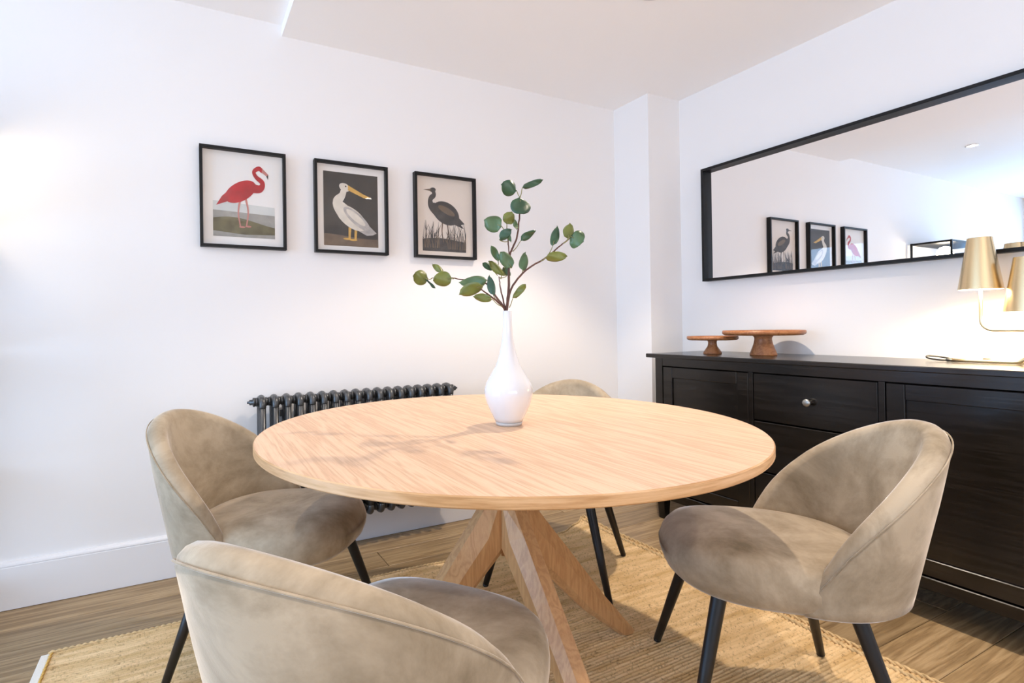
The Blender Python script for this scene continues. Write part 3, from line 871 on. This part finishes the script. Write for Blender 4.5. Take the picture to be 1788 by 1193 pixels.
for yy, zb in ((-1.738, 1.147), (-1.86, 1.064)):
    zt = zb + 0.186
    a = lp(yy, zb)
    sh = MB()
    prof = [(0.0618, 0), (0.0342, 0.186), (0.0315, 0.1865), (0.001, 0.1865)]
    rr = []
    sh.lathe([(0.0605, 0.0), (0.0618, 0.0), (0.0342, 0.186), (0.030, 0.1868), (0.001, 0.1868)], 48, a, 0, 'Z', False, True)
    shade = autosmooth(sh.build('shade', M['brass'], lamp), 40)
    MB().lathe([(0.0606, 0.0005), (0.0332, 0.184), (0.001, 0.184)], 40, a, 0, 'Z', False, True).build('shade_lining', M['brass_in'], shade)
    MB().lathe([(0.008, 0.03), (0.011, 0.045), (0.011, 0.065), (0.008, 0.07)], 16, a).build('lamp_holder', M['brass_tube'], shade)
    MB().lathe([(0.009, 0.070), (0.018, 0.085), (0.0225, 0.105), (0.019, 0.122), (0.010, 0.131), (0.001, 0.133)], 18, a).build('bulb', M['bulb'], shade)
    l = bpy.data.lights.new('lamp_glow', 'POINT'); l.energy = 22; l.color = (1.0, 0.80, 0.52); l.shadow_soft_size = 0.042
    o = bpy.data.objects.new('lamp_glow', l); COL.objects.link(o); o.parent = lamp; o.location = (a[0], a[1], a[2] + 0.058)
MB().lathe([(0.006, 0), (0.0065, 0.016), (0.004, 0.020)], 12, lp(-1.655, .8885), 0, 'Y').build('cable_grip', M['cord'], lamp)
cord = [lp(-1.640, .888), (0.0, -1.615+1.79, .007), (0.012, -1.575+1.79, .012), (0.050, -1.560+1.79, .018), (0.085, -1.585+1.79, .014), (0.090, -1.635+1.79, .006), (0.115, -1.69+1.79, .0036), (0.150, -1.72+1.79, .0036), (0, 0, 0)]
MB().tube(spline(cord[:-1], 6), 0.0034, 8).build('cord', M['cord'], lamp)

# ------------------------------------------------------------------ vase and eucalyptus
VX, VY = -1.8765, -1.2597
vz = empty('vase', (VX, VY, ZT), 0, 'white glass bottle vase with a long neck standing on the table', 'vase')
MB().lathe([(0.0122, 0.335), (0.0132, 0.334), (0.0130, 0.30), (0.0152, 0.265), (0.0196, 0.235), (0.0257, 0.205), (0.0352, 0.176), (0.0513, 0.148), (0.0648, 0.125), (0.0709, 0.104), (0.0705, 0.088), (0.0648, 0.066), (0.0548, 0.042), (0.0448, 0.022), (0.0400, 0.011), (0.0009, 0.0105)][::-1], 64, (0, 0, 0), 0, 'Z', True, False).build('body', M['opal'], vz)
MB().lathe([(0.0109, 0.20), (0.0103, 0.333), (0.0122, 0.335)], 32, (0, 0, 0), 0, 'Z', False, False).build('neck_lining', M['opal'], vz)
base_glass = plain('thick_clear_glass', (0.52, 0.50, 0.48), 0.04, Coat_Weight=0.6, Coat_Roughness=0.02)
MB().lathe([(0.0345, 0.0), (0.0380, 0.002), (0.0398, 0.0098)], 48).build('glass_foot', base_glass, vz)

def photo_point(px, py, depth):
    d = AR*((px - PPX)/FPX) - AU*((py - PPY)/FPX) + AF
    return CAM + d*depth
DV = (Vector((VX, VY, 0.9)) - CAM).dot(AF)
pl = empty('eucalyptus_branch', (VX, VY, ZT + 0.30), 0, 'green eucalyptus branches standing in the white vase', 'branches')
PO = Vector((VX, VY, ZT + 0.30))
KZ = 340/1560.0
def zp(x, y, dd=0.0):
    return photo_point(700 + x*KZ, 300 + y*KZ, DV + dd) - PO
stems = {
 'A': ([(842, 1180, 0), (845, 1112, 0), (862, 950, .0), (868, 700, .01), (890, 620, .015), (930, 520, .02), (950, 350, .03), (955, 200, .035)], .0045, .0020),
 'A2': ([(868, 690, .01), (858, 560, -.01), (850, 450, -.02)], .0028, .0014),
 'B': ([(846, 1180, .002), (853, 1085, .001), (885, 935, -.01), (1000, 790, -.03), (1160, 690, -.05), (1280, 590, -.06), (1360, 528, -.07)], .0038, .0015),
 'C': ([(838, 1180, 0), (832, 1105, -.001), (760, 1030, -.03), (640, 940, -.06)], .0040, .0018),
 'D': ([(838, 1180, .003), (831, 1100, 0.004), (760, 1000, .03), (690, 900, .06), (575, 872, .08), (470, 862, .09), (405, 850, .10), (250, 852, .12)], .0038, .0012),
 'E': ([(841, 1180, .004), (836, 1100, .004), (800, 940, .03), (785, 840, .05)], .0032, .0014)}
for k, (pts, r0, r1) in stems.items():
    P = spline([zp(*q) for q in pts], 6)
    P = [p_ + Vector((random.uniform(-1, 1), random.uniform(-1, 1), 0))*0.0008 for p_ in P]
    MB().tube(P, [(r0 + (r1-r0)*i/(len(P)-1))*min(1.0, 0.45 + 0.08*i) for i in range(len(P))], 8).build('stem', M['twig'], pl)
# leaves: base (x, y), tip (x, y), width, depth offset, material, curl, where the stalk starts
LV = [((925, 150), (803, 105), 108, .05, 0, .1, (955, 205), 0.2), ((975, 125), (1138, 65), 46, .03, 0, .15, (955, 205), 0.5), ((950, 205), (985, 338), 140, .02, 0, .25, (955, 215), 0.5),
 ((805, 435), (665, 390), 116, -.03, 1, .1, (842, 470), 0.2), ((850, 420), (885, 320), 82, -.02, 2, .1, (848, 455), 0.3), ((905, 385), (928, 462), 30, .03, 1, .1, (940, 440), 0.6),
 ((790, 545), (888, 462), 56, -.05, 3, .2, (858, 560), 0.5), ((840, 468), (882, 566), 26, -.03, 1, .1, (852, 480), 0.6), ((962, 550), (1082, 470), 46, .01, 0, .15, (895, 640), 0.5),
 ((1218, 592), (1252, 435), 54, -.05, 0, .15, (1170, 680), 0.5), ((1340, 532), (1350, 415), 74, -.06, 2, .1, (1290, 580), 0.3), ((1358, 520), (1460, 560), 118, -.08, 1, .1, (1300, 575), 0.3),
 ((1158, 690), (1335, 676), 62, -.06, 2, .2, (1120, 715), 0.4), ((975, 792), (998, 645), 58, -.02, 1, .15, (960, 840), 0.4), ((898, 1010), (998, 900), 46, -.01, 2, .15, (868, 1090), 0.5),
 ((780, 722), (722, 592), 42, .04, 1, .2, (775, 800), 0.5), ((890, 765), (795, 642), 84, -.02, 1, .1, (868, 760), 0.3), ((742, 782), (655, 732), 46, .05, 0, .15, (775, 830), 0.5),
 ((848, 832), (703, 714), 52, .02, 2, .2, (790, 850), 0.5), ((742, 992), (708, 828), 50, -.02, 3, .15, (770, 1030), 0.4), ((690, 868), (465, 888), 82, .05, 1, .2, (700, 905), 0.5),
 ((655, 912), (466, 985), 80, -.04, 2, .2, (640, 940), 0.5), ((732, 1022), (578, 1002), 52, -.05, 2, .15, (810, 1080), 0.5), ((408, 852), (256, 872), 104, .09, 2, .15, (425, 852), 0.4),
 ((216, 858), (98, 835), 110, .12, 2, .1, (250, 852), 0.3), ((338, 802), (252, 738), 42, .13, 2, .15, (360, 845), 0.5), ((204, 858), (272, 934), 20, .11, 3, .1, (215, 856), 0.6),
 ((560, 918), (500, 935), 22, .02, 3, .1, (640, 920), 0.5), ((820, 765), (875, 835), 40, .03, 1, .15, (800, 860), 0.5)]
rl = random.Random(21)
for i, (b, tpx, wpx, dd, mi, curl, st, tw) in enumerate(LV):
    scale = DV/FPX*KZ
    dt = (rl.random() - .5)*0.05
    A = zp(b[0], b[1], dd); T = zp(tpx[0], tpx[1], dd + dt)
    ax = (T - A); L = ax.length; ax.normalize()
    view = AF.copy()
    side = ax.cross(view).normalized()
    nrm = side.cross(ax).normalized()
    ang = (rl.random() - .5)*2*tw*1.1
    side = (side*math.cos(ang) + nrm*math.sin(ang)).normalized(); nrm = side.cross(ax).normalized()
    wd = wpx*scale/2/max(0.45, math.cos(ang))
    nu, nv = 9, 5
    vs = []
    for u in range(nu + 1):
        t = u/nu
        prof_w = wd*1.2*(math.sin(PI*min(1, t**0.85))**0.5 if 0 < t < 1 else 0.0)
        for v in range(nv):
            s = (v/(nv-1) - .5)*2
            fold = abs(s)*prof_w*0.22
            bendz = curl*L*(t*t - t)*0.9 + 0.004*math.sin(t*6 + s*2 + i)
            vs.append(A + ax*(L*t) + side*(prof_w*s) + nrm*(fold - bendz))
    fs = []
    for u in range(nu):
        for v in range(nv - 1):
            a = u*nv + v; fs.append((a, a+1, a+nv+1, a+nv))
    lf = MB().add(vs, fs, 0, True).build('leaf', M['leaf%d' % mi], pl)
    so = lf.modifiers.new('thickness', 'SOLIDIFY'); so.thickness = 0.0006
    Sx = zp(st[0], st[1], dd*0.9)
    mid = Sx.lerp(A, .5) + Vector((0, 0, -.003))
    MB().tube(spline([Sx, mid, A, A + ax*L*.25 + nrm*(curl*L*.1)], 3), [.0015 - .0006*k/9 for k in range(10)], 6).build('stalk', M['petiole'], lf)

# ------------------------------------------------------------------ shelf unit and globe lamp beyond the left edge, seen in the mirror
EX0, EX1, EY0, EY1, EZ = -4.15, -3.42, -0.335, -0.02, 1.765
et = empty('shelf_unit', ((EX0+EX1)/2, (EY0+EY1)/2, 0), 0, 'slim dark framed shelf unit seen only in the mirror', 'shelf unit')
ecx, ecy = (EX0+EX1)/2, (EY0+EY1)/2
for xx in (EX0, EX1 - .016):
    for yy in (EY0, EY1 - .016):
        MB().box((xx-ecx, yy-ecy, 0), (xx+.016-ecx, yy+.016-ecy, EZ), 0.001).build('post', M['black_frame'], et)
for zz in (0.12, 0.54, 0.97, 1.42, EZ - .018):
    MB().box((EX0-ecx+.001, EY0-ecy+.001, zz), (EX1-ecx-.001, EY1-ecy-.001, zz + .017), 0.001).build('shelf', M['black_frame'], et)
gl = empty('globe_lamp', (-3.60, -0.215, 1.4375), 0, 'small glowing globe lamp on the shelf seen in the mirror', 'lamp')
MB().lathe([(0.045, 0.0), (0.047, 0.004), (0.045, 0.014), (0.012, 0.018), (0.009, 0.12), (0.016, 0.15)], 24).build('base', M['brass_tube'], gl)
MB().lathe([(0.018, 0.150), (0.045, 0.166), (0.060, 0.195), (0.064, 0.222), (0.058, 0.252), (0.040, 0.276), (0.012, 0.286), (0.001, 0.287)], 28).build('globe', emis('opal_globe_glow', (1.0, 0.84, 0.62), 16.0), gl)
